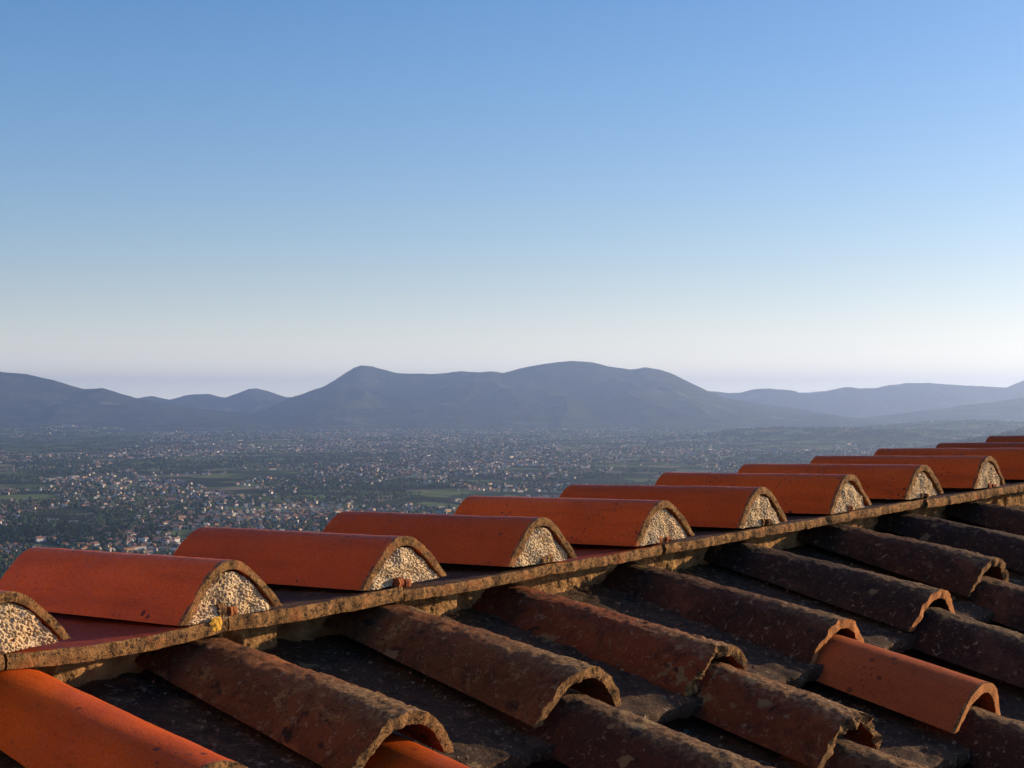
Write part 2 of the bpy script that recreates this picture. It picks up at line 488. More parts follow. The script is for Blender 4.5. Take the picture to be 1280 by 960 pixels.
for k in range(-2, 10):
    u0 = k*S+nib_du.get(k, 0)+.002; u1 = (k+1)*S+nib_du.get(k+1, 0)-.002
    W = u1-u0
    mat = local(u0, 0+random.uniform(-.005, .004), random.uniform(-.0018, .0018), tilt=-.15, roll=random.uniform(-.004, .004))
    if not in_view(mat, [(0, 0, 0), (W, 0, 0), (W, .4, .05), (0, .4, .05)], 10): continue
    e = empty('pan_tile', mat)
    tag(e, pan_look.get(k, 'flat pan tile'), 'roof tile', 'flat tiles along the ridge')
    body = M['pan_ridge'] if k in (-2, -1, 2) else M['pan_dirty']
    sd = 5.7*k+31
    obj('slab', slab('slab', W, .42, (.0180 if k < 1 else .0158)+random.uniform(-.0012, .0012), [body, M['rim']], sd, sag.get(k, .001), rough=.0010, ragged=.004, chip=.014, nx=80), e)
    for side in (0, 1):
        fl = slab('flange', .0095, .41, (.014 if k < 3 else .010)+random.uniform(-.004, .002), [body, M['rim_red'] if (k+side) % 2 == 1 or (k == 0 and side == 0) else M['rim']], sd+side*3, 0, rough=.0008, ragged=.004, nx=8, ny=40, chip=.008)
        f = obj('flange', fl, e)
        f.location = (0.0008 if side == 0 else W-.0103, -.0025+random.uniform(-.002, .003), .0185)
    if k == -1:
        V = []; F_ = []
        for r in range(9):
            for a in range(28):
                an = 2*math.pi*a/28; rr = r/8*(.0088+.0035*n3((math.cos(an)*2, math.sin(an)*2, 1), 1))
                V.append((rr*math.cos(an)*1.05, -(.0022*(1-(r/8)**2))+.0012*n3((rr*math.cos(an), rr*math.sin(an), 0), 300), rr*math.sin(an)))
        for r in range(8):
            for a in range(28):
                b_ = (a+1) % 28
                F_.append((r*28+a, r*28+b_, (r+1)*28+b_, (r+1)*28+a))
        yl = obj('lichen_patch', mesh_from('lichen_patch', V, F_, [M['yellow']]), e)
        yl.location = (W-.018, -.0035, .011)
        yl['label'] = 'round yellow lichen patch on the tile edge'

# ---- mortar between the ridge pans and the near slope, one bed per gap
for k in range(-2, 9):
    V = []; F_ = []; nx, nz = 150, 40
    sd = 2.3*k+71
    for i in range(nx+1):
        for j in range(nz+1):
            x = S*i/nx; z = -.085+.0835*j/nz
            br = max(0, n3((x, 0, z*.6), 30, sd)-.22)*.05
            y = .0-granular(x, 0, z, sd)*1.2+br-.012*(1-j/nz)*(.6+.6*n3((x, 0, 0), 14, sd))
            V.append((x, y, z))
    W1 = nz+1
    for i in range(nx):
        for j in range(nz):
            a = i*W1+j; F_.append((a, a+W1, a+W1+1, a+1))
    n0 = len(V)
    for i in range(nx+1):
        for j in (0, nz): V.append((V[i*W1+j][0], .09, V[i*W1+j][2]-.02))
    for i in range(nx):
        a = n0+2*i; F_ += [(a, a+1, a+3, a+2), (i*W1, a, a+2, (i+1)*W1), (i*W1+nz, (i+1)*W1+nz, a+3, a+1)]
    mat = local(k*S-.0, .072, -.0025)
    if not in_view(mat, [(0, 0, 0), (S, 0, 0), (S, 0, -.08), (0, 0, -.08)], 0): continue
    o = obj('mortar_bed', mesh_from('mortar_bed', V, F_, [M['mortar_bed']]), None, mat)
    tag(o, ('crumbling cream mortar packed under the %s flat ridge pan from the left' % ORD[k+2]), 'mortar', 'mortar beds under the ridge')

# ---- near slope: half-round cover tiles in rows running down towards us, over flat pans
SL = .16
def base_w(v, c): return -.040+SL*v-.029*c
#        row: list per course of (material, rim, end v, dw, du, extra hw, label)
rows = {
 -1: [('orange', 'rim', -.337, .013, .014, .005, 'bright orange smooth cover tile in the lower left corner, black specks on its flank')],
 0: [('old_brown', 'rim_old', -.312, .003, 0, .002, 'crusty brown cover tile below the yellow lichen, its rough end over an orange tile'),
     ('orange', 'rim', -.60, 0, .004, .0, 'smooth orange cover tile at the bottom edge, under the crusty brown tile')],
 1: [('old_brown', 'rim_old', -.319, .006, 0, .003, 'old brown cover tile with round pale lichen spots and an open hollow end'),
     ('old_dark', 'rim_old', -.60, .004, -.004, .0, 'dark cover tile emerging from the hollow lichen-spotted tile above it')],
 2: [('old_red', 'rim_old', -.319, -.010, 0, .0, 'reddish-brown cover tile with black patches and a ragged low end, fourth row'),
     ('old_red', 'rim_old', -.525, -.006, .0, .0, 'rust-red rough cover tile below the ragged one, fourth row'),
     ('old_brown', 'rim_old', -.80, -.002, 0, 0, 'dark brown cover tile at the bottom edge, lowest of the fourth row')],
 3: [('old_dark', 'rim_clean', -.330, -.009, 0, -.002, 'dark brown cover tile with broken bright orange end, above the plain orange one'),
     ('dull_orange', 'rim_clean', -.557, -.004, 0, .0, 'plain dull orange cover tile among dark old ones, fifth row'),
     ('old_dark', 'rim_old', -.82, 0, 0, 0, 'dark brown cover tile below the dull orange one')],
 4: [('old_grey', 'rim_clean', -.333, -.001, 0, 0, 'dark grey cover tile with thin ochre end rim, sixth row'),
     ('old_grey', 'rim_old', -.63, 0, .003, 0, 'dark grey cover tile with pale ridge line, second in the sixth row'),],
 5: [('old_dark', 'rim_old', -.288, .004, .0, 0, 'dark brown cover tile with crumbling ochre end, seventh row'),
     ('old_dark', 'rim_old', -.57, .002, 0, 0, 'dark cover tile running out at the right edge, second in the seventh row')],
 6: [('old_grey', 'rim_old', -.32, 0, 0, 0, 'blackish cover tile of the eighth row, beneath the eighth ridge tile')],
 7: [('old_dark', 'rim_old', -.32, 0, 0, 0, 'blackish cover tile of the ninth row at the right edge')],
}
for k, lst in rows.items():
    prev = .045
    for c, (mt, rm, vend, dw, du, dhw, lab) in enumerate(lst):
        vtop = (.090 if c == 0 else lst[c-1][2]+.075)
        L = vtop-vend
        # origin at the open lower end; y runs up the slope, so no flip and a positive tilt
        w = base_w(vend, c)+dw+(.011 if c else 0)
        mat = local(k*S-.012+du, vend, w, tilt=math.atan(.125), yaw=random.uniform(-.012, .012), roll=random.uniform(-.02, .02))
        if not in_view(mat, [(0, 0, .06), (0, L, .04), (.08, 0, 0), (-.08, L, 0), (0, L*.5, .05)], 0):
            print('skip', k, c); continue
        sd = 7.3*k+2.9*c+101
        new = mt in ('orange', 'dull_orange')
        me = coppo('cover_tile', L, (.081 if not new else .076)+dhw, .060+dhw*.5, .066+dhw+(.006 if c else 0), ((.028 if k < 0 else .029) if c == 0 else .051)+dhw*.4, .0145, 2.05, [M[mt], M[rm]], sd,
                   rough=.0005 if new else .0020, ragged=.002 if new else (.012 if k == 2 else .005), nv=60 if new else 110, na=40 if new else 64, crust=0 if new else (.004 if k < 3 else .0025))
        o = obj('cover_tile', me, None, mat)
        tag(o, lab, 'roof tile', 'half-round tiles down the near slope')
        if k == 0 and c == 0:
            pass

gapname = {-2: 'left of the bright orange corner tile', -1: 'between the orange corner tile and the crusty one', 0: 'between the cracked crusty tile and the lichen-spotted tile',
           1: 'between the lichen-spotted row and the reddish row', 2: 'between the reddish row and the dull orange row', 3: 'between the dull orange row and the grey row',
           4: 'between the sixth and seventh rows of cover tiles', 5: 'between the seventh and eighth rows of cover tiles', 6: 'between the eighth and ninth rows of cover tiles', 7: 'right of the ninth row of cover tiles'}
for k in range(-2, 8):
    for c in range(3):
        vend = -.335-.245*c+random.uniform(-.01, .01)
        vtop = .10 if c == 0 else -.335-.245*(c-1)+.06
        L = vtop-vend; W = S-.012
        mat = local(k*S-.012+.006, vend, base_w(vend, c)-.025, tilt=math.atan(.122), roll=random.uniform(-.006, .006))
        if not in_view(mat, [(0.06, 0, .02), (W-.06, 0, .02), (W-.06, L, .02), (.06, L, .02)], -4): continue
        me = slab('pan', W, L, .02, [M['pan_lower'], M['pan_lower']], 1.7*k+9*c+211, .004, rough=.0035, ragged=.006, nx=56, ny=56, chip=.01)
        o = obj('gutter_tile', me, None, mat)
        tag(o, ('%s, %s' % (['dark channel tile just under the ridge', 'second channel tile down', 'third channel tile down'][c], gapname[k])), 'roof tile', 'flat tiles between the cover rows')

# ---- the rest of the roof that carries on outside the view: one tiled shell over its bedding
rt = empty('tiled_roof', Matrix.Translation((0, 0, 0)))
tag(rt, 'rest of the tiled roof and the dark bedding under all its tiles', 'roof')
def deck():
    prof = [(-2.6, -.76), (-.35, -.165), (.03, -.105), (.45, -.125), (3.0, -1.0), (3.0, -1.12), (.3, -.28), (-2.6, -.9)]
    V = []; F_ = []
    for u in (-1.9, 5.6):
        for v, w in prof: V.append(tuple(ROOF @ Vector((u, v, w))))
    n = len(prof)
    for i in range(n):
        j = (i+1) % n; F_.append((i, j, j+n, i+n))
    F_.append(tuple(range(n))[::-1]); F_.append(tuple(range(n, 2*n)))
    return mesh_from('bedding', V, F_, [M['deck']], smooth=False)
obj('bedding', deck(), rt)
def sheet(name, us, vs, wf, mat):
    """a corrugated tiled sheet with thickness over a grid of u, v"""
    V = []; F_ = []; nu, nv = len(us), len(vs)
    for lay in (0, 1):
        for u in us:
            for v in vs: V.append(tuple(ROOF @ Vector((u, v, wf(u, v)-.014*lay))))
    for i in range(nu-1):
        for j in range(nv-1):
            a = i*nv+j; F_.append((a, a+nv, a+nv+1, a+1)); a += nu*nv; F_.append((a, a+1, a+nv+1, a+nv))
    o = nu*nv
    for i in range(nu-1):
        for j in (0, nv-1):
            a = i*nv+j; F_.append((a, a+nv, a+nv+o, a+o))
    for j in range(nv-1):
        for i in (0, nu-1):
            a = i*nv+j; F_.append((a, a+1, a+1+o, a+o))
    return mesh_from(name, V, F_, [mat])
def hump(u, hw, h):
    s = ((u+.012+S/2) % S-S/2)/hw
    return h*max(0.0, arch(s, 2.0)) if abs(s) < 1 else 0
def saw(t, step, h):
    f = (t/step) % 1
    return h*f
def lower_w(u, v): return -.088+.268*v+hump(u, .082, .060)+saw(-v-.33, .245, .022)-.002+.004*math.sin(u*19+v*13)
def far_w(u, v): return -.112-.30*(v-.43)+hump(u-.012, .082, .062)+saw(v-.43, .33, .02)
fine = lambda a, b_, n: [a+(b_-a)*i/n for i in range(n+1)]
obj('far_tiling', sheet('far_tiling', fine(-1.8, 5.4, 480), fine(.46, 2.9, 60), far_w, M['ridge_far']), rt)
obj('near_tiling', sheet('near_tiling', fine(-1.8, 5.4, 480), fine(-2.5, -.90, 44), lower_w, M['old_far']), rt)
obj('near_tiling', sheet('near_tiling', fine(1.09, 2.41, 100), fine(-.89, -.63, 8), lower_w, M['old_far']), rt)
obj('near_tiling', sheet('near_tiling', fine(1.70, 2.41, 50), fine(-.625, -.36, 8), lower_w, M['old_far']), rt)
obj('near_tiling', sheet('near_tiling', fine(2.42, 5.4, 200), fine(-.895, -.02, 30), lower_w, M['old_far']), rt)
obj('near_tiling', sheet('near_tiling', fine(-1.8, -.62, 80), fine(-.895, -.02, 30), lower_w, M['old_far']), rt)
obj('ridge_tiling', sheet('ridge_tiling', fine(3.32, 5.4, 140), fine(0, .41, 10), lambda u, v: .019-.13*v+hump(u-.012, .08, .066), M['ridge_far']), rt)

# ---- crumbs of mortar and grit that lie on the channel tiles
def grit():
    V = []; F_ = []
    t = (1+5**.5)/2
    ico = [Vector(q).normalized() for q in ((-1, t, 0), (1, t, 0), (-1, -t, 0), (1, -t, 0), (0, -1, t), (0, 1, t), (0, -1, -t), (0, 1, -t), (t, 0, -1), (t, 0, 1), (-t, 0, -1), (-t, 0, 1))]
    fi = [(0, 11, 5), (0, 5, 1), (0, 1, 7), (0, 7, 10), (0, 10, 11), (1, 5, 9), (5, 11, 4), (11, 10, 2), (10, 7, 6), (7, 1, 8), (3, 9, 4), (3, 4, 2), (3, 2, 6), (3, 6, 8), (3, 8, 9), (4, 9, 5), (2, 4, 11), (6, 2, 10), (8, 6, 7), (9, 8, 1)]
    for i in range(3000):
        k = random.randint(-2, 7); u = k*S-.012+random.choice([random.uniform(.07, .23), random.gauss(.085, .012), random.gauss(.215, .012)])
        v = -random.random()**1.4*.62+.03; c = 0 if v > -.335 else 1 if v > -.58 else 2
        s = .0006+.0030*random.random()**7
        ve = -.335-.245*c; p = Vector((u, v, base_w(ve, c)-.0055+.122*(v-ve)+s*.3+.002*random.random()))
        o = len(V)
        for q in ico: V.append(tuple(ROOF @ (p+q*s*random.uniform(.6, 1.25))))
        F_ += [(a+o, b_+o, c_+o) for a, b_, c_ in fi]
    return mesh_from('roof_grit', V, F_, [M['grit']], smooth=False)
m, nt, b = new_mat('grit'); B = NB(nt); gm_ = B.n('ShaderNodeNewGeometry')
cr = B.n('ShaderNodeValToRGB'); cr.color_ramp.elements[0].color = (.05, .03, .02, 1); cr.color_ramp.elements[1].color = (.20, .14, .09, 1)
B.l(gm_.outputs['Random Per Island'], cr.inputs[0]); B.l(cr.outputs[0], b.inputs['Base Color']); b.inputs['Roughness'].default_value = 1
M['grit'] = m
tag(obj('roof_grit', grit()), 'crumbs of mortar and grit lying on the dark channel tiles', 'grit', kind='stuff')

# ---- added unseen wall behind the viewpoint, shaped to bounce warm light onto the tiles
m, nt, b = new_mat('warm_plaster'); B = NB(nt); v = B.coord()
B.l(B.mix(B.ramp(B.noise(v, 2.2, 5, .6), .35, .7), (.66, .50, .33), (.56, .40, .25)), b.inputs['Base Color']); b.inputs['Roughness'].default_value = .95
B.bump(B.noise(v, 60, 4), .3, .004, b)
M['plaster'] = m
def wall_block():
    V = []
    for u in (-2.65, -2.25):
        for v_, w_ in ((.05, -1.2), (2.35, -.9), (2.35, 3.8), (.05, 3.8)): V.append(tuple(ROOF @ Vector((u, v_, w_))))
    return mesh_from('bounce_wall', V, [(0, 1, 2, 3)[::-1], (4, 5, 6, 7), (0, 4, 7, 3), (1, 2, 6, 5), (3, 7, 6, 2), (0, 1, 5, 4)], [M['plaster']], smooth=False)
tag(obj('bounce_wall', wall_block()), 'added plastered wall, unseen behind the viewpoint, bouncing sunlight onto the tiles', 'wall')
SUN_AL, SUN_EL, SUN_E, SUN_C = 26, 12, 5, (1, .72, .43)
SKY = (1.0, 1.9, 5.0); SKY_E = .115; EXPO = 0.73; SKY_SAT = 1.12; SKY_TINT = (1.10, .98, 1.0); BAND_H = .105; BAND_C = (2.75, 2.8, 2.6); GLOW = .28; LOW_H = .024; LOW_C = (12.6, 10.9, 8.4)
HAZE_TOP = 905; HAZE_D = 4.0e-5; HAZE_C = (.51, .68, 1.0); HAZE_G = 0.65

# ------------------------------------------------------------------ the land: x right, y away, z up, the plain at 0
def wx(px, Y): return (px-640)/F*Y
def depth_of(py): return HC*F/(py-480-HOR)

def bump2(x, y, cx, cy_, sx, sy, h, rot=0):
    dx = x-cx; dy = y-cy_
    a = dx*math.cos(rot)+dy*math.sin(rot); b_ = -dx*math.sin(rot)+dy*math.cos(rot)
    return h*np.exp(-(a/sx)**2-(b_/sy)**2)
HILLS = [  # px, depth, half width, half depth, height
    (1330, 9000, 620, 900, 150), (1480, 9500, 700, 1000, 190), (1180, 12500, 800, 900, 70), (1050, 12800, 600, 700, 45), (930, 13500, 420, 600, 55),
    (1010, 13800, 500, 700, 60), (1260, 14500, 900, 900, 110), (1130, 15500, 900, 800, 70), (1400, 16500, 1200, 1000, 130), (-30, 15500, 700, 900, 25), (60, 17500, 900, 900, 40)]
def ground_z(x, y):
    d = np.hypot(x, y)
    t = np.clip((d-6)/1900, 0, 1)
    z = 291*(1-t)**2.2
    z = z-5*np.clip((d-6)/40, 0, 1)*(1-t)
    far = np.clip((d-2500)/2500, 0, 1)
    z = z+far*6*(vfbm(x/900, y/900, 3)-.5)
    for px, Y, sx, sy, h in HILLS:
        z = z+bump2(x, y, wx(px, Y), Y, sx, sy, h)*(.75+.5*vfbm(x/420+9, y/420, 3))
    return z

def ground():
    na, nr = 560, 190
    # finer sectors in front, where the plain is seen
    a = np.concatenate([np.linspace(-24, 24, 401), np.linspace(24, 336, 161)[1:-1]])
    a = np.radians(90-a); na = len(a)
    r = np.concatenate([[0.0], np.geomspace(3, 2500, 50), np.geomspace(2600, 17500, 110), np.geomspace(18200, 44000, 30)]); nr = len(r)
    A, R = np.meshgrid(a, r)
    X = R*np.cos(A); Y = R*np.sin(A)
    Z = ground_z(X, Y)
    V = np.stack([X, Y, Z], -1).reshape(-1, 3)
    i, j = np.meshgrid(np.arange(nr-1), np.arange(na), indexing='ij'); j2 = (j+1) % na
    F_ = np.stack([i*na+j, i*na+j2, (i+1)*na+j2, (i+1)*na+j], -1).reshape(-1, 4)[:, ::-1]
    return mesh_from('ground', V, F_, [M['ground']])

# ground cover: fields, meadows and dark copses
m, nt, b = new_mat('plain_fields'); B = NB(nt)
tc = B.n('ShaderNodeTexCoord')
mp = B.n('ShaderNodeMapping'); mp.inputs['Rotation'].default_value = (0, 0, .35); mp.inputs['Scale'].default_value = (1/150, 1/260, 0)
B.l(tc.outputs['Object'], mp.inputs['Vector'])
vo = B.n('ShaderNodeTexVoronoi', distance='CHEBYCHEV'); vo.inputs['Scale'].default_value = 1; vo.inputs['Randomness'].default_value = .8; B.l(mp.outputs[0], vo.inputs['Vector'])
sep = B.n('ShaderNodeSeparateColor'); B.l(vo.outputs['Color'], sep.inputs[0])
mp2 = B.n('ShaderNodeMapping'); mp2.inputs['Scale'].default_value = (1/700, 1/700, 1/700); B.l(tc.outputs['Object'], mp2.inputs['Vector'])
col = B.mix(B.ramp(sep.outputs[0], .25, .75), (.045, .062, .022), (.095, .120, .036))
col = B.mix(B.ramp(sep.outputs[1], .62, .66), col, (.15, .19, .06))
col = B.mix(B.ramp(sep.outputs[2], .80, .84), col, (.24, .19, .11))
col = B.mix(B.ramp(B.noise(mp2.outputs[0], 2.2, 5, .6), .46, .56), col, (.026, .034, .018))
col = B.mix(B.ramp(B.noise(mp2.outputs[0], 30, 4, .7), .45, .7, 0, .5), col, (.03, .036, .02))
B.l(col, b.inputs['Base Color']); b.inputs['Roughness'].default_value = 1; b.inputs['Specular IOR Level'].default_value = 0
M['ground'] = m
m, nt, b = new_mat('wooded_slope'); B = NB(nt)
tc = B.n('ShaderNodeTexCoord'); mp = B.n('ShaderNodeMapping'); mp.inputs['Scale'].default_value = (1/1000, 1/1000, 1/1000); B.l(tc.outputs['Object'], mp.inputs['Vector'])
col = B.mix(B.ramp(B.noise(mp.outputs[0], 3, 6, .65), .35, .65), (.016, .026, .014), (.075, .080, .040))
col = B.mix(B.ramp(B.noise(mp.outputs[0], 1.3, 5, .7), .58, .68), col, (.19, .17, .10))
col = B.mix(B.ramp(B.noise(mp.outputs[0], 9, 3, .6), .66, .72), col, (.26, .23, .17))
B.l(col, b.inputs['Base Color']); b.inputs['Roughness'].default_value = 1; b.inputs['Specular IOR Level'].default_value = 0
hh = B.noise(mp.outputs[0], 14, 6, .7)
B.bump(hh, .9, 110, b)
M['slope'] = m
tag(obj('ground', ground()), kind='structure')

# ------------------------------------------------------------------ mountains: real height fields, skyline heights read at their distance
def mountain(pts, Y0, front, back, seed, x0=-500, x1=1780, amp=.5, base=HC):
    px = np.linspace(x0, x1, 760)
    P = np.array(pts, float)
    y = np.interp(px, P[:, 0], P[:, 1])
    k = np.array([1, 2, 1])/4; y = np.convolve(np.pad(y, 1, 'edge'), k, 'valid')
    y = y+(vfbm(px/30+seed, px*0+seed, 5)-.5)*(5.0 if Y0 > 26000 else 3.0)
    H = HC+(480+HOR-y)/F*Y0
    fr = np.concatenate([np.linspace(-1, 0, 60), np.linspace(0, 1, 25)[1:]])
    T, PX = np.meshgrid(fr, px)
    Hm = np.repeat(H[:, None], len(fr), 1)
    Yd = np.where(T < 0, Y0+T*front, Y0+T*back)
    X = (PX-640)/F*Y0
    t = 1-np.abs(T)
    # spurs and valleys running down from the crest, bent a little, breaking up the flank
    warp = (vfbm(X/2600+seed, Yd/2600, 3)-.5)*2200
    rid = 1-np.abs(2*vfbm((X+warp)/1900+seed*3, Yd/6500+seed, 4)-1)
    rid2 = 1-np.abs(2*vfbm((X+warp*.6)/620+seed*5, Yd/1900+seed, 3)-1)
    prof = t**1.15
    body = np.clip(1-t, 0, 1)*t*4*.25
    Z = np.clip(Hm, 0, None)*(prof+amp*4*body*(rid-.72)+amp*2.2*body*(rid2-.75))
    Z = np.clip(Z, -2, None)
    Z[:, 0] = -3; Z[:, -1] = -3
    V = np.stack([X, Yd, Z], -1).reshape(-1, 3)
    n = len(fr)
    i, j = np.meshgrid(np.arange(len(px)-1), np.arange(n-1), indexing='ij')
    F_ = np.stack([i*n+j, (i+1)*n+j, (i+1)*n+j+1, i*n+j+1], -1).reshape(-1, 4)
    return mesh_from('mountains', V, F_, [M['slope']])
MAIN = [(-500, 545), (200, 535), (300, 522), (340, 508), (369, 495.4), (403, 483.7), (418, 476), (432, 466), (443, 459.5), (452, 456.5), (465, 457.2), (497, 466), (536, 468), (576, 463.4), (601, 465),
        (615, 463.5), (630, 466), (651, 460), (680, 454.4), (716, 451.5), (741, 453), (759, 458), (788, 462.6), (806, 459.8), (824, 461.6), (840, 467), (860, 477), (881, 487.4),
        (905, 497), (950, 505), (1000, 512), (1060, 522), (1150, 540), (1780, 545)]
LEFT = [(-500, 455), (-100, 458), (0, 465), (34, 467.5), (67, 475), (104, 486), (128, 485.3), (168, 497), (200, 503), (240, 509), (300, 516), (380, 524), (470, 532), (560, 545), (1780, 550)]
GAP = [(-500, 520), (100, 505), (168, 498), (191, 495.4), (212, 501), (232, 494.4), (262, 493.7), (282, 497.8), (312, 487), (322, 486.7), (340, 491), (359, 496), (372, 497), (420, 500), (520, 515), (640, 535), (1780, 545)]
RIGHT = [(-500, 540), (600, 530), (800, 505), (860, 492), (881, 488.5), (895, 489), (909, 491.6), (926, 490.9), (943, 485.7), (960, 485.4), (977, 487), (991, 487.4), (1002, 492.3), (1015, 491.5), (1032, 489), (1048, 485), (1060, 483.3),
         (1077, 486.4), (1101, 484), (1130, 480), (1160, 477.8), (1185, 481), (1211, 483.3), (1240, 484), (1258, 484.7), (1270, 479.5), (1280, 476), (1400, 474), (1780, 480)]
FARR = [(-500, 540), (850, 520), (930, 495), (1005, 489.7), (1026, 489.6), (1100, 492), (1300, 500), (1780, 500)]
NEARR = [(-500, 545), (900, 545), (1000, 531), (1090, 522), (1150, 514), (1200, 507), (1240, 503), (1290, 495), (1400, 488), (1780, 480)]
for pts, Y0, fr, bk, sd_, x0, x1 in [(MAIN, 24000, 5600, 4500, 3.3, 180, 1200), (LEFT, 21000, 4200, 2500, 8.1, -420, 600), (GAP, 27500, 2600, 2500, 5.2, 60, 700),
                                     (RIGHT, 31500, 3500, 3500, 12.4, 700, 1700), (FARR, 38500, 2500, 2500, 1.4, 850, 1350), (NEARR, 23000, 4500, 3000, 17.7, 960, 1700)]:
    tag(obj('mountains', mountain(pts, Y0, fr, bk, sd_, x0, x1)), kind='structure')

# ------------------------------------------------------------------ houses and trees of the plain
SIL = np.array([(-50, 684), (0, 690), (18, 684), (220, 686), (224, 662), (250, 654), (409, 652), (416, 642), (430, 635), (573, 632), (585, 620), (708, 618), (722, 605), (823, 604), (838, 589), (930, 586), (1013, 573),
                (1098, 564), (1180, 557), (1300, 550)], float)
def visible(px, py): return py < np.interp(px, SIL[:, 0], SIL[:, 1])-1.5

def hill_amount(x, y):
    z = 0
    for px, Y, sx, sy, h in HILLS[:9]:
        if h > 40: z = z+bump2(x, y, wx(px, Y), Y, sx*.9, sy*.9, 1.0)
    return z
def field(x, y):
    """open farmland: 1 where neither trees nor houses stand"""
    a = .35; u = x*math.cos(a)+y*math.sin(a); v = -x*math.sin(a)+y*math.cos(a)
    return ((vnoise(u/210+11, v/420+5) > .76) | (vnoise(u/150+41, v/230+25) > .84))*1.0
def town(x, y):
    """how built-up a place is, 0..1"""
    n = vfbm(x/520+3.1, y/1500+8.2, 5)
    d = (n-.44)*2.4+.08+.13*np.clip((y-7000)/4000, 0, 1)
    px = 640+F*x/y; py = 480+HOR+HC*F/y
    d = d+.9*np.exp(-((px-440)/170)**2-((py-547)/11)**2)+.6*np.exp(-((px-850)/60)**2-((py-529)/4)**2)+.4*np.exp(-((px-200)/120)**2-((py-605)/14)**2)+.35*np.exp(-((px-560)/160)**2-((py-590)/14)**2)
    d = d+.35*np.exp(-((px-900)/110)**2-((py-556)/12)**2)+.3*np.exp(-((px-700)/120)**2-((py-575)/14)**2)
    d = d-.9*np.exp(-((px-20)/150)**2-((py-552)/9)**2)-.5*np.exp(-((px-60)/130)**2-((py-668)/16)**2)
    return np.clip(d-1.2*hill_amount(x, y), 0, 1)*(1-field(x, y))
def wood(x, y):
    n = vfbm(x/330+31, y/800+2.2, 4)
    hedge = np.maximum(1-np.abs(2*vnoise(x/260+7, y/210)-1)*6, 1-np.abs(2*vnoise(x/190+70, y/330+4)-1)*6)
    return np.clip((n-.465)*3.8+.05+.27*np.clip((5400-y)/1500, 0, 1)+.5*np.clip(hedge, 0, 1)+1.5*hill_amount(x, y)+.34*town(x, y), 0.03, 1)*(1-.97*field(x, y)*(hill_amount(x, y) < .3))

def scatter(n, y0, y1, dens, x0=-60, x1=1340, pw=1.0):
    px = rng.uniform(x0, x1, n); py = y0+(y1-y0)*rng.random(n)**pw
    Y = depth_of(py); X = wx(px, Y)
    keep = rng.random(n) < dens(X, Y)
    return X[keep], Y[keep], px[keep], py[keep]

# --- building prototypes
WALLS = {'white': (.56, .55, .51), 'cream': (.47, .41, .31), 'ochre': (.40, .27, .14), 'pink': (.38, .25, .19), 'grey': (.28, .27, .26)}
ROOFS = {'terracotta': (.26, .115, .065), 'brown': (.15, .085, .055), 'grey': (.30, .29, .28)}
for n_, c in WALLS.items(): M['wall_'+n_] = plain_mat(n_+'_plaster', c)
for n_, c in ROOFS.items(): M['roof_'+n_] = plain_mat(n_+'_roof', c)
M['glass'] = plain_mat('dark_window', (.05, .055, .06), .3)

def gable(w, d, h, rise, over=.5, th=.3, hip=0.0):
    """roof shell of a gabled or hipped house"""
    x, y = w/2+over, d/2+over
    V = [(-x, -y, h-.15), (x, -y, h-.15), (x, y, h-.15), (-x, y, h-.15), (-x+hip, 0, h+rise), (x-hip, 0, h+rise),
         (-x, -y, h-.15-th), (x, -y, h-.15-th), (x, y, h-.15-th), (-x, y, h-.15-th)]
    F_ = [(0, 1, 5, 4), (2, 3, 4, 5), (0, 4, 3), (1, 2, 5), (6, 7, 1, 0), (7, 8, 2, 1), (8, 9, 3, 2), (9, 6, 0, 3), (9, 8, 7, 6)]
    return V, F_
def box(x0, x1, y0, y1, z0, z1, base=0):
    V = [(x0, y0, z0), (x1, y0, z0), (x1, y1, z0), (x0, y1, z0), (x0, y0, z1), (x1, y0, z1), (x1, y1, z1), (x0, y1, z1)]
    F_ = [(0, 3, 2, 1), (4, 5, 6, 7), (0, 1, 5, 4), (1, 2, 6, 5), (2, 3, 7, 6), (3, 0, 4, 7)]
    return V, [tuple(i+base for i in f) for f in F_]
def join_boxes(L):
    V, F_ = [], []
    for b_ in L:
        v, f = box(*b_, base=len(V)); V += v; F_ += f
    return V, F_
protos = {}
SHAPES = {'small': (10, 8, 5.6, 2.0, 0), 'two-storey': (13, 9, 7.2, 2.3, 0), 'hip-roofed': (13, 11, 6.6, 2.5, 4.5), 'long': (24, 9, 6.4, 2.2, 0)}
def house_proto(shape, wall, roof):
    key = (shape, wall, roof)
    if key not in protos:
        w, d, h, rise, hip = SHAPES[shape]
        v, f = join_boxes([(-w/2, w/2, -d/2, d/2, -2, h)])
        if not hip:
            n = len(v); v += [(-w/2, -d/2, h), (-w/2, d/2, h), (-w/2, 0, h+rise-.35), (w/2, -d/2, h), (w/2, d/2, h), (w/2, 0, h+rise-.35)]
            f += [(n, n+2, n+1), (n+3, n+4, n+5)]
        mw = mesh_from('wall', v, f, [M['wall_'+wall]], smooth=False)
        v, f = gable(w, d, h, rise, hip=hip)
        mr = mesh_from('roof', v, f, [M['roof_'+roof]], smooth=False)
        v, f = join_boxes([(w*.2, w*.2+.9, -.45, .45, h+rise*.4, h+rise+.9)]); mc = mesh_from('chimney', v, f, [M['wall_'+wall]], smooth=False)
        protos[key] = (mw, mr, mc)
    return protos[key]

# house sites
X, Y, px, py = scatter(72000, 526, 715, town, pw=1.3)
vis = visible(px, py); HX, HY = X[~vis], Y[~vis]; X, Y, px, py = X[vis], Y[vis], px[vis], py[vis]
